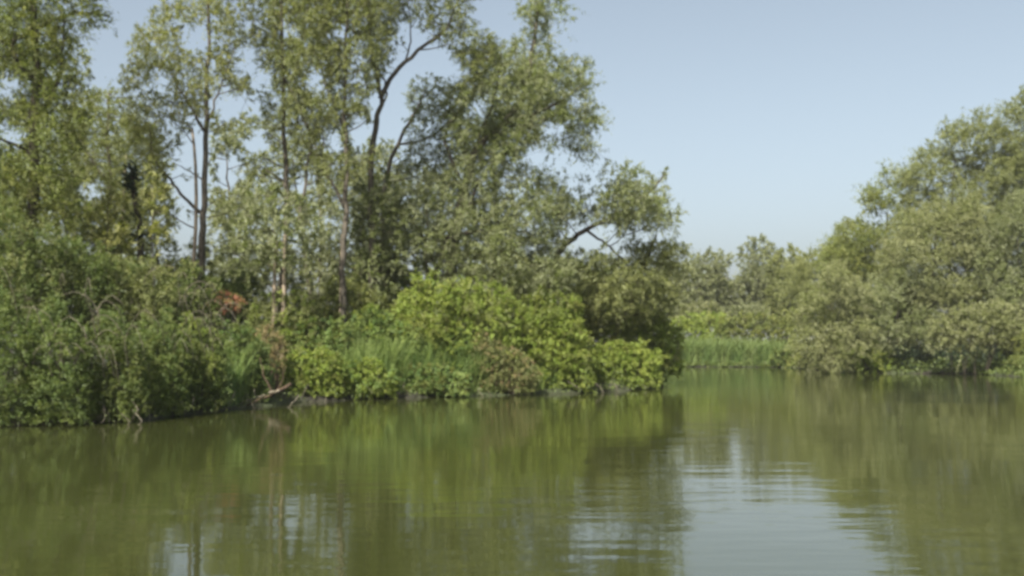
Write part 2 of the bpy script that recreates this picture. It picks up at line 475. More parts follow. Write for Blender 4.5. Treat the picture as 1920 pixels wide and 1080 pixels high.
def foliage(clumps, rng, L, Wd, dens, base, name, mat, parent, per=9, up=.35, squash=.82, hang=.0, whips=.10, area=None):
    """leafy sprays on the outer, upper shell of each clump; one mesh"""
    rs = np.array([c[1] for c in clumps]); cs = np.array([c[0] for c in clumps])
    per = 20
    L, Wd = L * .98, Wd * .80
    la = .5 * L * Wd * .5
    v = cs - np.array([0, 0, CAMZ])
    outf = (np.abs(v[:, 0]) > .60 * v[:, 1]) | (v[:, 2] > .44 * v[:, 1])       # parts of crowns well outside the view stay thinner
    wt = rs ** 2 * np.where(outf, .32, 1)
    if area is None:
        ntot = dens * math.pi * wt.sum() / la / per
    else:
        ntot = dens * BUDGET * area * min(1, wt.sum() / (rs ** 2).sum()) / la / per
    ns = np.maximum(3, np.round(ntot * wt / wt.sum()).astype(int))
    idx = np.repeat(np.arange(len(clumps)), ns)
    m = len(idx)
    mid_ = cs.mean(0)
    # every clump is a fan of long leafy shoots growing out of the end of a branch
    ca = norm(norm(cs - mid_) * np.array([.8, .8, .4]) + np.array([0, 0, up + .25]) + rng.normal(size=cs.shape) * .4)
    u = norm(rng.normal(size=(m, 3)) + ca[idx] * .95)
    start = cs[idx] - ca[idx] * (rs[idx] * .35)[:, None] + rng.normal(size=(m, 3)) * (rs[idx] * .26)[:, None]
    whip = rng.random(m) < whips
    sl = rs[idx] * rng.uniform(.75, 1.5, m) * np.where(whip, rng.uniform(1.15, 1.6, m), 1)
    kf = 2 * math.pi / (2.1 * rs.mean())
    sp = rng.uniform(0, 6.28, 6)
    tip_ = start + u * (sl * .7)[:, None]
    cav = (np.sin(kf * tip_[:, 0] + sp[0] + 1.3 * np.sin(kf * .7 * tip_[:, 2] + sp[1])) + np.sin(kf * 1.1 * tip_[:, 1] + sp[2] + 1.1 * np.sin(kf * .8 * tip_[:, 0] + sp[3]))
           + np.sin(kf * 1.25 * tip_[:, 2] + sp[4] + 1.2 * np.sin(kf * .9 * tip_[:, 1] + sp[5])))
    keep0 = (cav > -1.0) | (rng.random(m) < .25)
    start, u, idx, sl = start[keep0], u[keep0], idx[keep0], sl[keep0]
    m = len(idx)
    T = .22 + .80 * rng.random((m, per)) ** .85
    bend = norm(rng.normal(size=(m, 3))) * .22
    pos = start[:, None, :] + (u[:, None, :] * T[:, :, None] + bend[:, None, :] * (T ** 2)[:, :, None]) * sl[:, None, None]
    pos += rng.normal(size=pos.shape) * (sl * .055)[:, None, None]
    pos[:, :, 2] -= (.12 + hang * 1.5) * sl[:, None] * T ** 2
    pos = pos.reshape(-1, 3)
    n = len(pos)
    dd = np.repeat(u, per, 0)
    ax = norm(dd * .8 + rng.normal(size=(n, 3)) * .5 - np.array([0, 0, .12 + hang * .5]))
    side = norm(np.cross(ax, rng.normal(size=(n, 3)) * .5 + np.array([0, -.25, 1.0])))
    big = np.interp(T.ravel(), [.22, .5, 1.0], [1.55, 1.2, .85]); l = L * rng.uniform(.6, 1.25, n) * big; w = Wd * rng.uniform(.7, 1.25, n) * big
    tint = np.clip(rng.normal(.52, .17, n), 0, 1)
    ct = np.clip(rng.beta(.9, 1.3, len(clumps))[idx] + rng.normal(0, .12, m), 0, 1)
    ct = np.clip(np.repeat(ct, per) + rng.normal(0, .12, n), 0, 1)
    keep = pos[:, 2] > .03
    pos, ax, side, l, w, tint, ct = pos[keep], ax[keep], side[keep], l[keep], w[keep], tint[keep], ct[keep]
    V, Fq, ti, cl = leaves_mesh(pos - base, ax, side, l, w, tint, ct)
    V[:, 2] = np.maximum(V[:, 2], .012 - base[2])
    me = np_mesh(name, V, Fq, {'tint': ti, 'clump': cl})
    STAT[0] += len(Fq)
    return link_mesh(name, me, mat, parent)
STAT = [0]

def make_tree(name, label, cat, group, trunk, r0, poly, d, depth=3.0, rm=1.0, mat='willow', bark='bark', limbs=(), seed=1, L=.2, Wd=.062,
              dens=1.7, spacing=.78, holes=True, hang=.1, stems=(), extra=(), br=True, r1=None, up=.35, lobe=0.0):
    """trunk/limbs: photo px polylines (x, y[, depth offset]); foot is set on the ground"""
    rng = np.random.default_rng(seed)
    def tow(pl): return [PT(p[0], p[1], d + (p[2] if len(p) > 2 else 0)) for p in pl]
    T = tow(trunk)
    gz = float(ground_z(np.array([T[0][0]]), np.array([T[0][1]]))[0])
    foot = np.array([T[0][0], T[0][1], max(gz, -.4) - .15])
    if T[0][2] > foot[2] + .2: T = [foot] + T
    else: T[0] = foot
    base = foot.copy()
    root = empty(name, base, label, cat, group)
    k = max(10, int(4 * len(T)))
    TP = resample(T, k); TP[1:] += rng.normal(size=(k - 1, 3)) * np.array([.04, .06, .0])
    tb = Tubes(); tb.add(TP, r0, r1 if r1 is not None else r0 * .25, 9, flare=r0 * .6, rng=rng, knob=.07)
    tb.build('trunk', M[bark], root, base)
    skel = [TP]
    srad = [np.linspace(r0, r0 * .25, k)]
    for lb in limbs:
        lr = lb[0]; LP = resample(tow(lb[1]), 3 * len(lb[1]) + 3)
        LP[1:-1] += rng.normal(size=(len(LP) - 2, 3)) * .03
        j = np.argmin(np.linalg.norm(TP - LP[0], axis=1) ) if lb[1][0] != 'x' else 0
        tb = Tubes(); tb.add(LP, lr, lr * .35, 7, rng=rng, knob=.06); tb.build('limb', M[bark], root, base)
        skel.append(LP); srad.append(np.linspace(lr, lr * .35, len(LP)))
    for sp in stems:
        SP = resample(tow(sp[1]), 8); g = float(ground_z(SP[:1, 0], SP[:1, 1])[0]); SP[0][2] = g - .1
        tb = Tubes(); tb.add(SP, sp[0], sp[0] * .55, 7, rng=rng, knob=.06)
        tb.build('stem', M[sp[2] if len(sp) > 2 else bark], root, base)
        skel.append(SP); srad.append(np.linspace(sp[0], sp[0] * .5, 8))
    cl = scatter_clumps(poly, d, depth, rm, rng, spacing, holes, None, lobe)
    for ex in extra:
        cl.append((PT(ex[0], ex[1], d + (ex[3] if len(ex) > 3 else 0)), ex[2]))
    S = np.vstack(skel); SR = np.concatenate(srad)
    if br and cl:
        tb = Tubes()
        GP, GR = S.copy(), SR.copy()
        dist0 = [np.linalg.norm(S - c, axis=1).min() for c, r in cl]
        for q_ in np.argsort(dist0):
            c, r = cl[q_]
            dist = np.linalg.norm(GP - c, axis=1) + np.where(GP[:, 2] > c[2] - .1, 1.2, 0)
            j = int(np.argmin(dist)); a = GP[j]
            ln = np.linalg.norm(c - a)
            if ln < .3: continue
            m_ = (a + c) / 2 + rng.normal(0, .07, 3) * ln - np.array([0, 0, .06 * ln])
            P = bez(a, m_, c, 4)
            rr = max(.008, min(GR[j] * .7, .012 + .018 * ln))
            tb.add(P, rr, rr * .5, 4, caps=False)
            GP = np.vstack([GP, P[2:]]); GR = np.concatenate([GR, np.linspace(rr, rr * .5, 2)])
            if d > 55 or rng.random() < .4: continue
            e = c + norm(rng.normal(size=3) + np.array([0, 0, .5])) * r * .8
            tb.add(bez(P[2], P[3] + rng.normal(size=3) * .05, e, 3), rr * .35 + .003, .004, 3, caps=False)
        if tb.V:
            o = tb.build('branches', M[bark], root, base); o['kind'] = 'stuff'
    foliage(cl, rng, L, Wd, dens, base, 'crown', M[mat], root, hang=hang, up=up, area=poly_area(poly, d))
    return root

def make_shrub(name, label, cat, group, poly, d, depth=1.2, rm=.55, mat='bright', seed=1, L=.16, Wd=.075, dens=1.7, spacing=.88, stem='bark', nst=6, hang=.05, up=.45,
               mat2=None, floor=.15):
    rng = np.random.default_rng(seed)
    xs = [p[0] for p in poly]; xm = .5 * (min(xs) + max(xs))
    b = PT(xm, 700, d); gz = float(ground_z(np.array([b[0]]), np.array([b[1]]))[0])
    base = np.array([b[0], b[1], max(gz, -.2) - .05])
    root = empty(name, base, label, cat, group)
    cl = scatter_clumps(poly, d, depth, rm, rng, spacing, False, floor)
    if not cl: print('EMPTY', label); return root
    tb = Tubes()
    pick = rng.permutation(len(cl))[:nst * 3]
    feet = [base + np.array([rng.uniform(-.5, .5) * (max(xs) - min(xs)) / F_ * d * .5, rng.uniform(-.3, .6), 0]) for _ in range(nst)]
    for j in pick:
        c, r = cl[j]
        f = min(feet, key=lambda q_: abs(q_[0] - c[0]))
        m_ = (f + c) / 2 + np.array([(f[0] - c[0]) * .2, 0, .15])
        tb.add(resample([f, m_, c], 6), .028, .008, 5)
    o = tb.build('stems', M[stem], root, base); o['kind'] = 'stuff'
    foliage(cl, rng, L, Wd, dens, base, 'foliage', M[mat], root, up=up, hang=hang, whips=.24, area=poly_area(poly, d))
    if mat2:
        sub = [cl[j] for j in rng.permutation(len(cl))[:max(2, len(cl) // 4)]]
        sub = [(c + np.array([0, -.1, .1]), r * .8) for c, r in sub]
        foliage(sub, rng, L, Wd * .8, dens * .28, base, 'foliage', M[mat2], root, up=up, hang=hang, whips=.24, area=poly_area(poly, d))
    return root

def blades(xy, z0, h, w, rng, lean=.25, seg=3):
    """long tapering blades (two quads each)"""
    n = len(xy)
    a = rng.uniform(0, 2 * math.pi, n)
    sd = np.stack([np.cos(a), np.sin(a), 0 * a], -1)
    b = rng.uniform(0, 2 * math.pi, n)
    ln = np.stack([np.cos(b), np.sin(b), 0 * b], -1) * (h * lean * rng.random(n))[:, None]
    P0 = np.stack([xy[:, 0], xy[:, 1], z0], -1)
    up = np.array([0, 0, 1.0])
    P1 = P0 + up * (h * .55)[:, None] + ln * .35
    P2 = P0 + up * (h * .97)[:, None] + ln * 1.3
    V = np.empty((n, 6, 3))
    V[:, 0] = P0 - sd * (w * .4)[:, None]; V[:, 1] = P0 + sd * (w * .4)[:, None]
    V[:, 2] = P1 - sd * (w * .5)[:, None]; V[:, 3] = P1 + sd * (w * .5)[:, None]
    V[:, 4] = P2 - sd * (w * .06)[:, None]; V[:, 5] = P2 + sd * (w * .06)[:, None]
    base = np.arange(n)[:, None] * 6
    Fq = np.concatenate([base + np.array([0, 1, 3, 2]), base + np.array([2, 3, 5, 4])], 0)
    return V.reshape(-1, 3), Fq

def reed_bed(label, name, pts_world, hs, mat, seed, n, w=.035, lean=.3, patch=.5):
    """pts_world: quad footprint corners A,B (front) C,D (back); blades fill it"""
    rng = np.random.default_rng(seed)
    A, B, C_, D_ = [np.array(p, float) for p in pts_world]
    u = rng.random(n); v = rng.random(n)
    xy = (A[None] * (1 - u)[:, None] + B[None] * u[:, None]) * (1 - v)[:, None] + (D_[None] * (1 - u)[:, None] + C_[None] * u[:, None]) * v[:, None]
    nn = np.sin(xy[:, 0] * 2.1 + np.sin(xy[:, 1] * 1.3)) * np.sin(xy[:, 1] * 2.3 + 1) + rng.normal(0, .4, n)
    h = np.interp(u, np.linspace(0, 1, len(hs)), hs) * rng.uniform(.5, 1.15, n) * (1 + .22 * np.clip(nn, -1, 1))
    z0 = np.maximum(ground_z(xy[:, 0], xy[:, 1]), -.3) - .05
    V, Fq = blades(xy, z0, h, w * rng.uniform(.6, 1.4, n), rng, lean)
    ti = np.repeat(np.clip(rng.normal(.5, .3, n), 0, 1), 6); cl = np.repeat(np.clip(.35 + .3 * nn, 0, 1), 6)
    me = np_mesh(name, V, Fq, {'tint': ti, 'clump': cl})
    STAT[0] += len(Fq)
    o = link_mesh(name, me, M[mat])
    return tag(o, label, 'reeds' if 'reed' in name else 'plants', kind='stuff')

# ---- tall trees of the left bank
GL = 'tall trees of the left bank'
make_tree('willow_tree', 'tall dark willow at the left edge with a bough reaching right under open sky', 'tree', GL,
          [(52, 640), (58, 470), (63, 300), (68, 140), (58, -40), (50, -180)], .30,
          [(-190, -60), (-150, -240), (60, -290), (190, -150), (170, -20), (212, 22), (150, 70), (130, 130), (178, 190), (150, 300), (135, 420), (20, 440), (-190, 460)], 37,
          depth=3.2, rm=0.7, mat='mid', bark='bark_dark', seed=11, L=.145, Wd=.046, spacing=1.25, hang=.15, dens=2.1,
          limbs=[(.10, [(62, 150), (20, 90), (60, 58), (140, 25), (205, 30)]), (.09, [(62, 290), (20, 268), (-60, 250)]), (.1, [(64, 230), (110, 150), (120, 40)])],
          extra=[(150, 18, .7), (190, 28, .55), (110, 30, .8), (205, 38, .35)])
make_tree('willow_tree', 'leaning olive-leaved tree with a thin grey trunk behind the ivy-clad snag', 'tree', GL,
          [(212, 620), (208, 480), (205, 330), (200, 230), (205, 175)], .15,
          [(125, 190), (200, 160), (262, 190), (300, 260), (296, 420), (230, 470), (130, 460), (110, 300)], 50,
          depth=2.5, rm=0.7, mat='olive', seed=12, L=.145, Wd=.046, spacing=1.25, dens=1.7, limbs=[(.07, [(206, 350), (160, 280), (140, 240)])],
          stems=[(.09, [(222, 610), (226, 480), (232, 380), (236, 290)], 'bark_pale')])
make_tree('poplar_tree', 'slender airy poplar with straight thin trunk and yellow-green tufts', 'tree', GL,
          [(374, 600), (376, 470), (383, 380), (384, 270), (388, 170), (392, 60), (400, -120)], .20,
          [(228, 120), (250, 60), (300, 10), (350, -60), (400, -170), (460, -80), (478, 30), (470, 200), (430, 250), (400, 230), (345, 240), (310, 320), (270, 330), (240, 250)], 44,
          depth=2.6, rm=0.6, mat='yellow', seed=13, L=.145, Wd=.046, spacing=1.3, dens=1.7,
          limbs=[(.085, [(380, 402), (350, 375), (322, 342), (290, 298), (280, 240)]), (.07, [(385, 250), (360, 205), (340, 172), (310, 120)]), (.04, [(385, 340), (355, 320), (325, 305)]),
                 (.06, [(388, 240), (410, 170), (440, 90)])],
          stems=[(.10, [(360, 600), (363, 500), (368, 400), (366, 300), (360, 240)], 'bark_pale')], extra=[(300, 340, .6), (318, 400, .6), (455, 330, .45), (430, 262, .3), (412, 240, .35), (345, 325, .3), (408, 372, .35), (350, 395, .3), (330, 255, .35), (468, 385, .55), (402, 290, .2), (420, 400, .5), (366, 330, .2)])
make_tree('poplar_tree', 'tall poplar with dark brown trunk, middle one of the three poplars', 'tree', GL,
          [(532, 610), (535, 480), (537, 400), (535, 300), (533, 200), (528, 60), (520, -140)], .19,
          [(478, 120), (470, -20), (500, -160), (600, -190), (650, -60), (640, 120), (650, 220), (600, 240), (612, 330), (575, 350), (548, 250), (505, 240), (490, 330), (470, 330), (490, 200)], 46,
          depth=2.6, rm=0.62, mat='olive', seed=14, L=.145, Wd=.046, spacing=1.3, dens=1.85, limbs=[(.08, [(578, 240), (550, 180), (530, 138)]), (.10, [(556, 430), (566, 380), (578, 310), (590, 230)])])
make_tree('poplar_tree', 'thin forked poplar with reddish trunk and one low limb bending left', 'tree', GL,
          [(642, 610), (643, 480), (648, 390), (648, 280), (646, 160), (650, 30), (655, -140)], .17,
          [(600, 60), (610, -140), (720, -150), (745, 0), (735, 80), (690, 190), (700, 300), (655, 340), (600, 330), (590, 250), (630, 170)], 45.5,
          depth=2.4, rm=0.6, mat='olive', seed=15, L=.145, Wd=.046, spacing=1.3, dens=1.75, limbs=[(.08, [(646, 390), (626, 350), (612, 320), (605, 250)]), (.06, [(648, 250), (620, 180), (600, 120)])],
          stems=[(.07, [(638, 600), (640, 500), (641, 440)], 'bark_pale')])
make_tree('willow_tree', 'big open willow forking into a curved bough over a wide sky gap', 'tree', GL,
          [(700, 620), (698, 450), (694, 320), (704, 235), (713, 185), (700, 110), (690, 20), (700, -120)], .21,
          [(690, 60), (680, -160), (800, -230), (880, -130), (905, 20), (930, 90), (900, 150), (860, 170), (845, 90), (790, 60), (740, 90), (700, 180), (680, 140)], 48,
          depth=2.8, rm=0.62, mat='olive', seed=16, L=.145, Wd=.046, spacing=1.3, dens=1.7,
          limbs=[(.13, [(713, 185), (742, 135), (790, 90), (835, 55), (860, 0)]), (.06, [(708, 215), (725, 170), (705, 110), (712, 40)]), (.05, [(760, 115), (770, 60), (765, 0)])])
make_tree('willow_tree', 'leaning willow trunk slanting right below the wide sky gap', 'tree', GL,
          [(712, 610), (716, 450), (724, 335), (745, 272), (772, 222), (786, 195), (800, 165)], .17,
          [(770, 150), (805, 140), (880, 170), (880, 280), (850, 330), (780, 340), (745, 320), (770, 250), (750, 230)], 54,
          depth=2.0, rm=0.6, mat='willow', seed=17, L=.145, Wd=.046, spacing=1.2, dens=1.9, limbs=[(.06, [(745, 272), (800, 260), (840, 230), (870, 200)])])
make_tree('willow_tree', 'largest silver willow with a spire-like top beside the open sky', 'tree', GL,
          [(840, 610), (855, 430), (885, 300), (915, 255), (948, 228), (985, 170), (1000, 90), (1012, 10)], .30,
          [(855, 110), (900, 70), (940, 60), (975, 0), (1010, -35), (1050, 5), (1082, 30), (1055, 60), (1062, 100), (1105, 115), (1128, 175), (1125, 235), (1092, 290), (1145, 325), (1130, 350),
           (1060, 360), (980, 350), (900, 340), (850, 330), (838, 200)], 51,
          depth=3.4, rm=0.8, mat='willow', seed=18, L=.18, Wd=.06, lobe=1.7, spacing=1, dens=2.4, limbs=[(.12, [(948, 228), (1000, 215), (1050, 190), (1090, 160)]), (.10, [(880, 310), (905, 240), (930, 170), (940, 100)]),
          (.10, [(860, 330), (835, 260), (860, 205), (890, 180)])], extra=[(1010, 12, .5), (1045, 25, .5), (1070, 36, .35), (990, 30, .5), (1120, 285, .4), (1140, 300, .35)])
make_tree('willow_tree', 'round-headed silver willow with a dark arching bough at the end of the left bank', 'tree', GL,
          [(1020, 620), (1035, 520), (1052, 470), (1085, 440), (1130, 415), (1185, 400)], .26,
          [(1030, 370), (1080, 335), (1140, 318), (1200, 320), (1255, 350), (1274, 385), (1262, 420), (1225, 445), (1180, 450), (1140, 420), (1110, 400), (1070, 420), (1030, 440)], 52.5,
          depth=2.6, rm=0.7, mat='willow', bark='bark_dark', seed=19, L=.18, Wd=.06, lobe=1.5, spacing=1, dens=3.2, limbs=[(.09, [(1150, 410), (1190, 380), (1230, 350), (1246, 322)]), (.08, [(1100, 432), (1140, 460), (1180, 500)])],
          extra=[(1249, 319, .2), (1243, 323, .15), (1060, 365, .8), (1092, 345, .7), (1048, 400, .8), (1122, 340, .6), (1155, 345, .7), (1075, 385, .6)])
make_tree('willow_tree', 'dark green willow drooping to the water at the tip of the left bank', 'tree', GL,
          [(1150, 640), (1180, 560), (1215, 480), (1230, 440)], .18,
          [(1075, 470), (1150, 470), (1200, 440), (1248, 442), (1286, 485), (1276, 545), (1242, 588), (1170, 610), (1110, 610), (1080, 560)], 54,
          depth=2.6, rm=0.75, mat='olive', bark='bark_dark', seed=20, L=.18, Wd=.06, lobe=1.6, spacing=1, dens=3.4, hang=.25)
make_tree('willow_tree', 'dense silver-grey willow with billowing crown in the middle of the left bank', 'tree', GL,
          [(800, 620), (810, 540), (840, 450), (880, 380), (900, 340)], .24,
          [(735, 380), (770, 345), (830, 330), (900, 325), (970, 345), (1030, 380), (1070, 440), (1080, 520), (1040, 560), (900, 560), (800, 530), (735, 500), (722, 440)], 50,
          depth=2.6, rm=0.75, mat='willow', bark='bark_dark', seed=21, L=.18, Wd=.06, lobe=1.6, spacing=1, dens=2.9, limbs=[(.1, [(820, 500), (790, 440), (760, 390)]), (.1, [(850, 440), (940, 430), (1010, 440)])])
GB = 'trees standing behind the left bank trees'
back = [
    ('pale olive willow filling the space between the poplar trunks and leaning bough', [(630, 620), (640, 480), (650, 400)], [(570, 340), (640, 320), (720, 320), (745, 400), (740, 540), (580, 560), (560, 440)], 58, 'far', 31),
    ('low silvery willow bush-tree crowning the two pale stems', [(520, 620), (522, 520), (525, 440)], [(430, 420), (470, 360), (540, 350), (590, 400), (600, 480), (540, 500), (440, 510), (410, 470)], 43, 'willow', 32),
    ('olive tree screening the horizon right of the slender poplar', [(450, 620), (455, 500), (460, 400)], [(395, 400), (440, 340), (500, 330), (520, 400), (500, 540), (400, 550)], 60, 'far', 33),
    ('dark tree behind the ivy-clad snag with drooping leaves', [(300, 620), (298, 520), (290, 420)], [(230, 380), (290, 330), (330, 380), (355, 450), (400, 460), (400, 560), (220, 560)], 56, 'olive', 34),
    ('dusky tree massed behind the trunk of the left edge willow', [(120, 620), (125, 500), (120, 380)], [(-60, 330), (60, 310), (200, 340), (250, 430), (240, 560), (-60, 560)], 48, 'mid', 35),
    ('grey-green treetop showing behind the big open willow', [(800, 620), (800, 450), (800, 340)], [(700, 350), (760, 310), (860, 300), (960, 330), (960, 450), (700, 470)], 60, 'far', 36),
    ('hazy green tree beyond the poplar tops at upper left', [(250, 620), (240, 420), (235, 300)], [(-120, 40), (60, 0), (160, 100), (190, 200), (290, 240), (330, 330), (260, 400), (-120, 420)], 58, 'olive', 37),
    ('slim pale olive willow in front of the big open willow trunk', [(705, 620), (703, 500), (700, 400)], [(664, 350), (715, 325), (765, 380), (752, 500), (740, 565), (668, 560)], 49, 'willow', 40),
    ('airy pale tree showing between the two dark poplar trunks', [(590, 620), (560, 400), (550, 300)], [(470, 230), (520, 210), (560, 170), (640, 200), (660, 300), (640, 400), (520, 400), (470, 330)], 62, 'far', 41),
    ('airy pale tree showing between the forked poplar and the big open willow', [(690, 620), (680, 400), (680, 300)], [(655, 200), (690, 190), (705, 260), (740, 260), (760, 330), (740, 380), (650, 380)], 62, 'far', 42),
    ('pale airy tree seen through the gaps beside the slender poplar', [(440, 620), (430, 400), (425, 300)], [(395, 370), (400, 180), (460, 150), (480, 240), (470, 400), (400, 420)], 64, 'far', 43),
    ('drooping yellow-green sapling right beside the ivy-clad snag', [(290, 640), (286, 480), (284, 350)], [(268, 330), (285, 305), (312, 330), (322, 400), (318, 450), (272, 440)], 38.5, 'yellow', 44),
    ('yellow-green sapling left of the ivy-clad snag', [(205, 640), (203, 500), (200, 380)], [(165, 400), (185, 350), (225, 345), (238, 400), (236, 480), (170, 480)], 38, 'yellow', 45),
    ('far screen tree behind the forked poplar top', [(600, 620), (600, 400), (590, 250)], [(500, -100), (680, -130), (720, 20), (640, 120), (600, 220), (545, 200), (500, 110)], 60, 'yellow', 38),
    ('grey willow top behind the largest silver willow', [(930, 620), (930, 400), (925, 250)], [(850, 190), (900, 130), (1000, 110), (1060, 180), (1040, 300), (860, 310)], 60, 'willow', 39),
]
for lab, tr, po, dd, mt, sdn in back:
    st_ = [(.10, [(512, 640), (515, 520), (519, 440)], 'bark_pale'), (.11, [(530, 640), (533, 520), (534, 440)], 'bark_pale')] if sdn == 32 else ()
    make_tree('willow_tree', lab, 'tree', GB, tr, .05 if sdn in (32, 44, 45) else .16, po, dd, depth=1.0 if sdn in (44, 45) else 2.6, rm=.85, mat=mt, seed=sdn, L=.24, Wd=.08, dens=(1.9 if sdn in (37, 38, 39, 36, 41, 42, 43) else 1.9) if mt != 'willow' else 2.2, spacing=1.25 if sdn != 40 else .85, stems=st_)
# wood behind that closes the view at trunk height
GW = 'woodland trees beyond the left bank'
wood = [(-120, 470, 'olive'), (0, 460, 'mid'), (110, 470, 'olive'), (215, 455, 'far'), (320, 490, 'olive'), (420, 480, 'far'), (520, 450, 'olive'), (620, 470, 'far'), (720, 450, 'olive'), (830, 440, 'mid'), (940, 450, 'mid'), (1050, 480, 'mid'), (1150, 500, 'mid')]
wl_ = ['left of the frame edge', 'at the left edge behind the dark willow', 'behind the dusky mass', 'below the ivy-clad snag', 'in the gap left of the slender poplar', 'right of the slender poplar trunk', 'behind the two pale stems',
       'behind the forked poplar', 'behind the leaning willow foot', 'behind the dense silver-grey willow', 'under the largest silver willow', 'behind the arching bough', 'behind the bank tip']
for i, (x, yt, mt) in enumerate(wood):
    j = [0, 9, -6, 4, 0, -8, 5, -3, 7, 2, -5, 4, 0][i]
    make_tree('woodland_tree', 'low %s woodland tree filling the distance %s' % ({'olive': 'olive green', 'far': 'pale grey-green', 'mid': 'mid green'}[mt], wl_[i]), 'tree', GW,
              [(x, 640), (x + j, 560), (x, yt + 20)], .14,
              [(x - 75, 560), (x - 60, yt + 25), (x - 20, yt), (x + 35, yt + 8), (x + 72, yt + 50), (x + 78, 600), (x + 60, 640), (x - 70, 640)], 72, depth=3, rm=1.5, mat=mt, seed=50 + i,
              L=.46, Wd=.17, dens=1.6, spacing=1.2)

# ---- ivy-clad snag
def snag():
    rng = np.random.default_rng(5)
    d = 40.0
    pts = [PT(268, 620, d), PT(264, 520, d), PT(262, 430, d), PT(252, 370, d), PT(247, 318, d)]
    pts[0][2] = float(ground_z(pts[0][:1], pts[0][1:2])[0]) - .1
    root = empty('ivy_clad_snag', pts[0], 'dark dead trunk topped by a near-black ball of ivy, left of the slender poplar', 'dead tree')
    tb = Tubes(); tb.add(resample(pts, 16), .16, .08, 9, rng=rng, knob=.1); tb.build('trunk', M['bark_dark'], root, pts[0])
    cl = [(PT(249, 330, d), .36), (PT(250, 350, d), .34), (PT(248, 316, d), .26), (PT(254, 372, d), .2), (PT(262, 440, d), .22), (PT(259, 405, d), .2), (PT(240, 338, d), .25)]
    foliage(cl, rng, .10, .08, 2.6, pts[0], 'ivy', M['ivy'], root)
snag()

# ---- shrubs and tall herbs along the left bank
GS = 'shrubs along the left bank'
def rectp(x0, x1, y0, y1, seed, wob=.26, n=9):
    r = np.random.default_rng(seed); top = []
    for i in range(n):
        t = i / (n - 1); arch = math.sin(math.pi * (.12 + .76 * t))
        top.append((x0 + (x1 - x0) * t, y0 + (y1 - y0) * (.40 * (1 - arch)) + r.uniform(-1, 1) * wob * (y1 - y0) * .5))
    return top + [(x1, y1), (x0, y1)]
shr = [
    # label, x0,x1,y0,y1,d,mat,mat2,rm,depth
    ('dark leafy shrub overhanging the water at the left edge', -120, 60, 520, 800, 28.2, 'dark', None, .42, 1.3),
    ('shadowy green thicket with trailing leafy stems at the near left waterline', 40, 170, 560, 800, 28.6, 'dark', 'thicket', .40, 1.2),
    ('tangled mid-green shrub trailing pale leafy shoots down to the near water', 150, 270, 580, 802, 29.6, 'thicket', 'dark', .38, 1.1),
    ('dark green shrub set back between the trailing tangle and yellowish bush', 250, 350, 590, 785, 32, 'dark', 'thicket', .42, 1.2),
    ('yellowish-leaved bush bulging over the near left water', 320, 420, 600, 775, 34, 'thicket', 'bright', .42, 1.1),
    ('deep blue-green shrub just left of the fallen branch', 400, 500, 610, 757, 37.5, 'dark', 'reed', .42, 1.0),
    ('bright bramble mound right of the fallen branch', 530, 640, 655, 748, 41, 'bright', 'mid', .36, .9),
    ('low bright bramble on the bank beside the reed bed', 625, 740, 675, 746, 42.3, 'bright', 'reed', .34, .9),
    ('low green herbs at the waterline below the reeds', 730, 880, 690, 744, 44, 'reed', 'mid', .30, .8),
    ('bright green overhanging shrub between the dry dock and bank tip', 985, 1110, 600, 738, 47.8, 'bright', 'mid', .42, 1.0),
    ('rounded bright green bush leaning over the water at the bank tip', 1090, 1235, 640, 728, 52, 'bright', None, .45, 1.2),
    ('yellow-green bush behind the tip bush, last on the left bank', 1170, 1278, 585, 700, 56, 'bright', 'olive', .5, 1.4),
    ('tall olive bush rising at the left edge under the dark willow', -90, 110, 395, 620, 33, 'thicket', 'olive', .5, 1.4),
    ('light green shrub below the leaning olive tree', 90, 210, 450, 640, 34.5, 'thicket', 'dark', .5, 1.3),
    ('brownish-green thicket threaded with dead twigs', 190, 320, 480, 650, 36, 'olive', 'thicket', .48, 1.3),
    ('fine-leaved green bush left of the red flowers', 290, 410, 500, 660, 38.5, 'thicket', 'olive', .48, 1.3),
    ('dark shrub in the hollow behind the red flowers', 400, 480, 500, 600, 46, 'dark', 'thicket', .55, 1.2),
    ('yellow-green herb patch under the two pale stems', 470, 600, 545, 660, 43.5, 'olive', 'bright', .45, 1.2),
    ('fresh green willow scrub right of the pale stems', 580, 720, 525, 650, 47, 'mid', 'olive', .52, 1.4),
    ('bright elder shrub left of centre under the silver-grey willow', 735, 860, 520, 690, 45.9, 'bright', 'mid', .5, 1.3),
    ('tallest bright elder shrub under the silver-grey willow', 840, 970, 522, 690, 46.6, 'bright', 'olive', .5, 1.3),
    ('bright green sapling thicket below the arching bough', 950, 1090, 535, 700, 48, 'bright', 'mid', .5, 1.3),
    ('soft blue-green weeds growing up through the left half of the reed bed', 520, 660, 588, 715, 43.5, 'reed', 'mid', .42, 1.2),
    ('soft blue-green weeds at the right end of the reed bed', 640, 790, 585, 725, 45.2, 'reed', 'bright', .42, 1.2),
    ('leafy fringe bush between the dry dock and the reeds', 770, 890, 610, 735, 45.8, 'reed', 'bright', .4, 1.0),
    ('dense green bush closing the gap under the arching bough', 1030, 1190, 575, 700, 54.5, 'mid', 'bright', .55, 1.4),
    ('dark brown-green hollow bush at the foot of the dense willow', 665, 770, 480, 590, 50, 'dark', 'dry', .55, 1.2),
]
for i, (lab, x0, x1, y0, y1, dd, mt, m2, rm, dp) in enumerate(shr):
    k = dd / 40
    make_shrub('shrub', lab, 'shrub', GS, rectp(x0, x1, y0, y1, 100 + i), dd, depth=dp, rm=rm * 1.05, mat=mt, mat2=m2, seed=200 + i, L=.115 * max(k, .68), Wd=.050 * max(k, .68), dens=2.6, hang=.1)
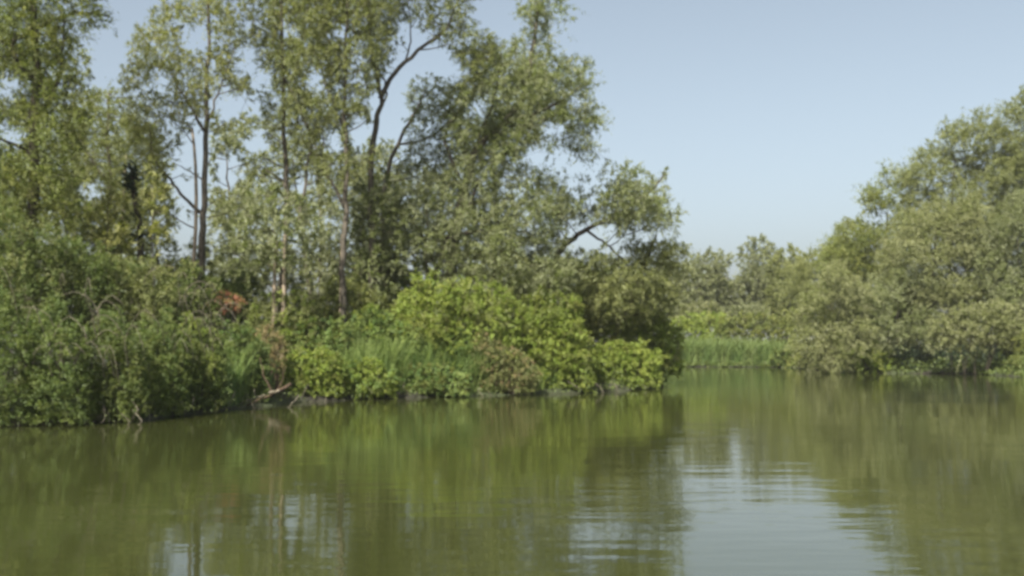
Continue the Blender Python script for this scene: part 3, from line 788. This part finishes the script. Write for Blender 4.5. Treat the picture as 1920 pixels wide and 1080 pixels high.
# filler herbs in front of the trunks
make_shrub('red_herb', 'clump of reddish-pink flowering herbs below the slender poplar', 'flowering plant', None,
           [(385, 560), (420, 545), (455, 560), (450, 582), (395, 584)], 41.5, depth=.5, rm=.24, mat='red', mat2='mid', seed=301, L=.07, Wd=.026, dens=.5, nst=4, up=.8)
make_shrub('dock_plant', 'rust-brown dry dock standing between reeds and bright shrubs', 'plant', None,
           [(885, 640), (905, 615), (925, 640), (985, 665), (1015, 700), (1000, 736), (880, 738), (870, 700)], 45.6, depth=.6, rm=.28, mat='olive', mat2='dry', seed=302, L=.09, Wd=.03, dens=1.0, stem='wood_red', nst=12, up=.8)
make_shrub('dead_bush', 'dry brown seedy plant stalks above the left end of the fallen branch', 'plant', None,
           [(468, 640), (500, 600), (535, 640), (535, 690), (475, 690)], 39.6, depth=.5, rm=.26, mat='dry', mat2='thicket', seed=303, L=.08, Wd=.02, dens=.4, stem='wood_red', nst=12, up=.9)

# ---- reeds
reed_bed('blue-green reed bed between the fallen branch and the bright elders', 'reed_bed', [(-8.0, 41.3), (-1.8, 45.6), (-1.5, 49), (-9.3, 45.5)], [1.5, 2.0, 2.2, 2.2, 1.9], 'reed', 401, 11000, .035, lean=.5)
reed_bed('fine grass and reeds fringing the bank below the bright elders', 'reed_fringe', [(-2.6, 44.6), (2.2, 47.4), (2.0, 50), (-2.5, 48)], [2.2, 1.7, 1.1, .9], 'reed', 402, 9000, .032, lean=.55)
reed_bed('dark reeds inside the near left thicket', 'reed_thicket', [(-10.6, 33.5), (-9.2, 38.2), (-11.5, 40), (-13, 35)], [1.6, 2.0, 2.1], 'reed', 403, 3500, .04)
reed_bed('bright light-green reed strip on the far bank', 'far_reeds', [(12, 109.2), (29.5, 107.4), (30, 111.5), (12, 113.5)], [2.3, 2.5, 2.6, 2.5, 2.2], 'reed_l', 404, 11000, .11, lean=.5)
reed_bed('reeds at the water edge on the far right', 'right_reeds', [(33.3, 65), (36, 62), (40, 66), (37.4, 70)], [1.6, 2.0, 2.2], 'reed_l', 405, 3500, .08)

# ---- trees of the right bank
GR = 'willows of the right bank'
right = [
    ('pointed green willow standing first on the skyline of the right bank', [(1650, 660), (1655, 520), (1665, 400)], [(1540, 505), (1558, 455), (1582, 420), (1612, 400), (1622, 345), (1650, 330), (1682, 305), (1702, 345), (1722, 400), (1730, 500), (1640, 560), (1575, 540)], 95, 'mid', 'olive', 61),
    ('tall yellow-green willow rising in steps on the right skyline', [(1780, 660), (1782, 480), (1790, 300)], [(1700, 340), (1712, 290), (1752, 262), (1765, 232), (1800, 232), (1830, 192), (1868, 205), (1880, 245), (1925, 300), (1930, 460), (1820, 520), (1710, 480)], 93, 'olive', None, 62),
    ('highest willow, cut by the right edge of the view', [(1960, 660), (1958, 460), (1965, 240)], [(1872, 240), (1890, 190), (1925, 165), (1980, 120), (2040, 130), (2080, 220), (2090, 420), (2060, 560), (1930, 520), (1880, 400)], 90, 'olive', None, 63),
    ('broad pale silver willow in the middle of the right bank', [(1740, 680), (1745, 560), (1755, 430)], [(1650, 480), (1690, 420), (1760, 370), (1840, 370), (1880, 430), (1870, 540), (1820, 590), (1720, 590), (1660, 560)], 86, 'willow_p', None, 64),
    ('silver willow with crown spreading past the right edge above the dark hollow', [(1920, 680), (1915, 560), (1905, 450)], [(1830, 480), (1870, 400), (1930, 350), (2030, 360), (2080, 480), (2060, 600), (1920, 610), (1840, 580)], 84, 'willow', None, 65),
    ('low olive willow leaning out at the left end of the right bank', [(1570, 690), (1565, 620), (1555, 540)], [(1500, 590), (1512, 545), (1560, 500), (1620, 510), (1640, 570), (1635, 660), (1580, 700), (1515, 695), (1490, 650)], 84, 'willow_p', None, 66),
    ('grey-green willow filling the bank between the leaning olive and the dark hollow', [(1680, 690), (1682, 620), (1685, 540)], [(1610, 560), (1650, 510), (1720, 510), (1760, 560), (1760, 640), (1700, 665), (1620, 650)], 85, 'willow', None, 67),
    ('green tree behind the leaning olive on the right bank', [(1540, 660), (1540, 560), (1545, 490)], [(1482, 520), (1492, 478), (1520, 455), (1550, 460), (1590, 440), (1625, 480), (1640, 560), (1560, 600), (1490, 580)], 104, 'olive', None, 68),
]
for lab, tr, po, dd, mt, m2, sdn in right:
    make_tree('willow_tree', lab, 'tree', GR, tr, .26, po, dd, depth=3.6, rm=1.1, mat=mt, bark='bark_dark', seed=sdn, L=.23, Wd=.078, dens=3.1, holes=False, hang=.1, lobe=2.3)
GRL = 'low growth under the right bank willows'
for i, (lab, po, dd, mt) in enumerate([
    ('pale silvery branch mass drooping over the dark hollow', [(1740, 600), (1800, 570), (1880, 560), (1925, 580), (1920, 630), (1870, 650), (1800, 656), (1745, 645)], 77.5, 'willow_p'),
    ('bright green bush at the waterline left of the dark hollow', [(1590, 655), (1640, 640), (1672, 655), (1668, 700), (1600, 702)], 83.3, 'bright'),
    ('leafy green bush at the right edge beyond the reeds', [(1900, 640), (1940, 600), (2000, 590), (2010, 700), (1900, 700)], 76, 'mid'),
    ('olive shoots dipping into the water below the leaning olive willow', [(1500, 660), (1560, 650), (1600, 670), (1590, 705), (1510, 705)], 82, 'willow_p'),
    ('bush at the back of the dark hollow, shade put into its near-black leaf colour', [(1670, 650), (1760, 645), (1880, 650), (1880, 700), (1670, 702)], 84.5, 'ivy')]):  # last bush takes the near-black leaf: hollow shade painted as colour
    make_shrub('willow_shrub', lab, 'shrub', GRL, po, dd, depth=1.6, rm=.9, mat=mt, seed=320 + i, L=.24, Wd=.085, dens=2.2, stem='bark_dark', hang=.2)

for i, (x, yt, mt, wh) in enumerate([(1560, 540, 'mid', 'behind the low leaning olive willow of the right bank'), (1650, 500, 'olive', 'under the pointed green willow of the right bank'), (1750, 500, 'mid', 'in the middle of the right bank'),
                              (1850, 500, 'mid', 'above the dark hollow'), (1950, 500, 'mid', 'past the right edge reeds')]):
    make_tree('woodland_tree', 'shaded woodland tree ' + wh, 'tree', 'woodland trees at the back of the right bank',
              [(x, 660), (x + 4, 600), (x, yt + 30)], .2, [(x - 75, 560), (x - 50, yt + 25), (x, yt), (x + 50, yt + 20), (x + 75, 560), (x + 78, 690), (x - 78, 690)], 101,
              depth=3, rm=1.8, mat=mt, seed=90 + i, L=.45, Wd=.17, dens=2.6, spacing=1.0, holes=False)

# ---- far bank
GF = 'far trees where the river bends'
far = [
    ('far pale willow just past the left bank tip', [(1265, 505), (1300, 480), (1335, 468), (1356, 488), (1352, 600), (1270, 610)], 138, 'far'),
    ('far round-topped willow left of the small sky notch', [(1335, 490), (1350, 470), (1368, 476), (1374, 520), (1380, 600), (1330, 600)], 142, 'far'),
    ('tallest far tree, greyish, right of the small sky notch', [(1382, 495), (1394, 458), (1425, 445), (1452, 462), (1465, 485), (1460, 600), (1384, 600)], 140, 'far'),
    ('far olive tree stepping up toward the right bank', [(1442, 490), (1460, 464), (1490, 462), (1515, 485), (1510, 610), (1440, 610)], 132, 'olive'),
    ('far olive tree mostly hidden behind the drooping willow of the bank tip', [(1170, 520), (1200, 480), (1250, 485), (1262, 520), (1265, 625), (1165, 625)], 140, 'olive'),
    ('far pale tree behind the round-headed silver willow of the left bank', [(1080, 520), (1120, 478), (1170, 485), (1190, 530), (1190, 625), (1075, 625)], 142, 'far'),
    ('far olive tree screened by the bright sapling thicket', [(990, 520), (1040, 482), (1080, 490), (1100, 530), (1100, 630), (985, 630)], 144, 'olive'),
    ('far pale tree screened by the dense silver-grey willow', [(890, 520), (940, 480), (990, 488), (1010, 530), (1010, 640), (885, 640)], 146, 'far'),
    ('low far tree closing the view behind the others', [(1210, 510), (1260, 492), (1380, 508), (1460, 492), (1520, 500), (1520, 610), (1210, 610)], 155, 'olive'),
]
for i, (lab, po, dd, mt) in enumerate(far):
    xs = [p[0] for p in po]; xm = sum(xs) / len(xs)
    make_tree('far_tree', lab, 'tree', GF, [(xm, 650), (xm + 3, 580), (xm - 2, 510)], .22, po, dd, depth=3, rm=1.35, mat=mt, seed=80 + i, L=.46, Wd=.16, dens=2.7, spacing=1.0)
GFS = 'shrubs on the far bank'
for i, (lab, po, dd, mt) in enumerate([
    ('pale rounded willow shrub on the far bank, the left one', [(1268, 590), (1300, 565), (1345, 570), (1350, 610), (1270, 615)], 120, 'willow_p'),
    ('pale willow shrub below the tallest far tree', [(1345, 580), (1400, 572), (1440, 580), (1440, 610), (1345, 610)], 121, 'far'),
    ('green hedge-like shrub above the far reeds, left part', [(1240, 610), (1290, 592), (1360, 590), (1365, 655), (1240, 660)], 114, 'bright'),
    ('green hedge-like shrub above the far reeds, right part', [(1350, 600), (1400, 588), (1470, 595), (1500, 620), (1500, 660), (1350, 655)], 113.5, 'mid'),
    ('dark little bush at the right end of the far reeds', [(1450, 660), (1480, 652), (1505, 660), (1505, 688), (1450, 688)], 107.5, 'dark')]):
    make_shrub('far_shrub', lab, 'shrub', GFS, po, dd, depth=1.8, rm=1.0, mat=mt, seed=340 + i, L=.32, Wd=.12, dens=2.2, stem='bark_dark', nst=4)

# ---- undergrowth on all visible land
def undergrowth():
    rng = np.random.default_rng(9)
    n = 75000
    X = rng.uniform(-26, 48, n); Y = rng.uniform(26, 125, n)
    s = shore_dist(X, Y)
    vis = (s > -.55) & (s < 9) & (np.abs(X / np.maximum(Y, 1)) < .60)
    X, Y, s = X[vis], Y[vis], s[vis]
    n = len(X)
    sc = np.clip(Y / 40, .7, 2.6)
    h = rng.uniform(.2, 1.0, n) * np.clip((s + .3) / .8, .4, 1) * (1.25 + .55 * np.sin(X * 1.9 + np.sin(Y * 1.1)) * np.sin(Y * 1.6 + X * .5)) * np.where((s < .4), .8, 1) * np.where((X < 12) & (Y < 70), 1.35, .9)
    z = np.maximum(ground_z(X, Y), .10)
    per = 4
    P = np.repeat(np.stack([X, Y, z], -1), per, 0)
    hh = np.repeat(h, per) * rng.uniform(.1, 1, n * per)
    P[:, 2] += hh; P[:, :2] += rng.normal(0, .18, (n * per, 2))
    ax = norm(rng.normal(size=(n * per, 3)) * .8 + np.array([0, -.1, .35]))
    side = norm(np.cross(ax, rng.normal(size=(n * per, 3)) * .6 + np.array([0, 0, 1.])))
    S2 = np.repeat(sc, per)
    l = .15 * S2 * rng.uniform(.6, 1.3, n * per); w = .07 * S2 * rng.uniform(.7, 1.3, n * per)
    V, Fq, ti, cl = leaves_mesh(P, ax, side, l, w, rng.random(n * per), rng.random(n * per) * .6)
    me = np_mesh('undergrowth', V, Fq, {'tint': ti, 'clump': cl})
    STAT[0] += len(Fq)
    tag(link_mesh('undergrowth', me, M['thicket']), 'nettles and low weeds covering the banks', 'undergrowth', kind='stuff')
undergrowth()

# ---- fallen branch at the waterline
def fallen_branch():
    rng = np.random.default_rng(3)
    d = 36.4
    base = PT(500, 752, d); base[2] = .05
    root = empty('fallen_branch', base, 'fallen forked branch with peeled pale wood resting at the waterline of the left bank', 'driftwood')
    def w(px, py, o=0): return PT(px, py, d + o)
    for nm, mt, r0, r1, pl in [('main_branch', 'wood_red', .075, .03, [w(545, 722, .5), w(515, 737, .1), w(490, 748, 0), w(462, 762, -.2)]),
                       ('side_branch', 'wood_grey', .035, .012, [w(500, 742, .1), w(478, 746, -.3), w(450, 758, -.7)]),
                       ('side_branch', 'wood_red', .04, .015, [w(512, 738, .1), w(502, 722, .1), w(492, 700, .1), w(488, 672, .2)]),
                       ('side_branch', 'wood_red', .035, .012, [w(518, 736, .3), w(528, 715, .2), w(534, 690, .2)]),
                       ('broken_end', 'wood_grey', .06, .05, [w(505, 738, -.1), w(524, 734, -.2)]),
                       ('side_branch', 'wood_grey', .025, .01, [w(470, 755, -.4), w(480, 770, -.9), w(500, 778, -1.1)]),
                       ('side_branch', 'wood_grey', .02, .008, [w(560, 742, .8), w(545, 760, .2), w(538, 768, 0)])]:
        tb = Tubes(); P = resample(pl, 9); P[1:-1] += rng.normal(size=(7, 3)) * .02; P[:, 2] = np.maximum(P[:, 2], -.03) + .02
        tb.add(P, r0, r1, 7, rng=rng, knob=.12); tb.build(nm, M[mt], root, base)
fallen_branch()

# ---- dead arching stems in the near thicket and pale twigs dipping at the waterline
def dead_stems():
    rng = np.random.default_rng(4)
    tb = Tubes()
    for _ in range(46):
        px = rng.uniform(20, 420); py = rng.uniform(520, 690); d = np.interp(px, [0, 230, 420], [26.8, 28.2, 33.5]) - rng.uniform(0, .3)
        a = PT(px, py, d + .5); dx = rng.uniform(-1.1, 1.1)
        b = a + np.array([dx * .5, -.2, rng.uniform(.2, .6)]); c = a + np.array([dx, -.3, rng.uniform(-.5, .35)])
        tb.add(resample([a - np.array([0, -.5, rng.uniform(.3, 1.)]), a, b, c], 9), .012, .005, 4)
    o = tb.build('dead_stems', M['wood_grey']); tag(o, 'pale dead stems arching through the near left thicket', 'dead stems', kind='stuff')
    tb = Tubes()
    for _ in range(45):
        i = rng.uniform(4.6, 11.5); k = int(i); f = i - k
        p = SHORE[k] * (1 - f) + SHORE[k + 1] * f
        a = np.array([p[0] + rng.uniform(-.5, .3), p[1] + rng.uniform(-.2, .6), rng.uniform(.25, .7)])
        b = a + np.array([rng.uniform(-.3, .5), -rng.uniform(.3, .8), -rng.uniform(.2, .5)])
        b[2] = max(b[2], -.02); c = b + np.array([rng.uniform(-.2, .2), -rng.uniform(0, .2), -.12])
        tb.add(resample([a, b, c], 5), .014, .006, 4)
    o = tb.build('bank_twigs', M['wood_grey']); tag(o, 'bare pale roots and twigs hanging over the muddy left bank edge', 'twigs', kind='stuff')
dead_stems()
print('leaf triangles', STAT[0], 'all', sum(len(o.data.loops) - 2 * len(o.data.polygons) for o in bpy.data.objects if o.type == 'MESH'))
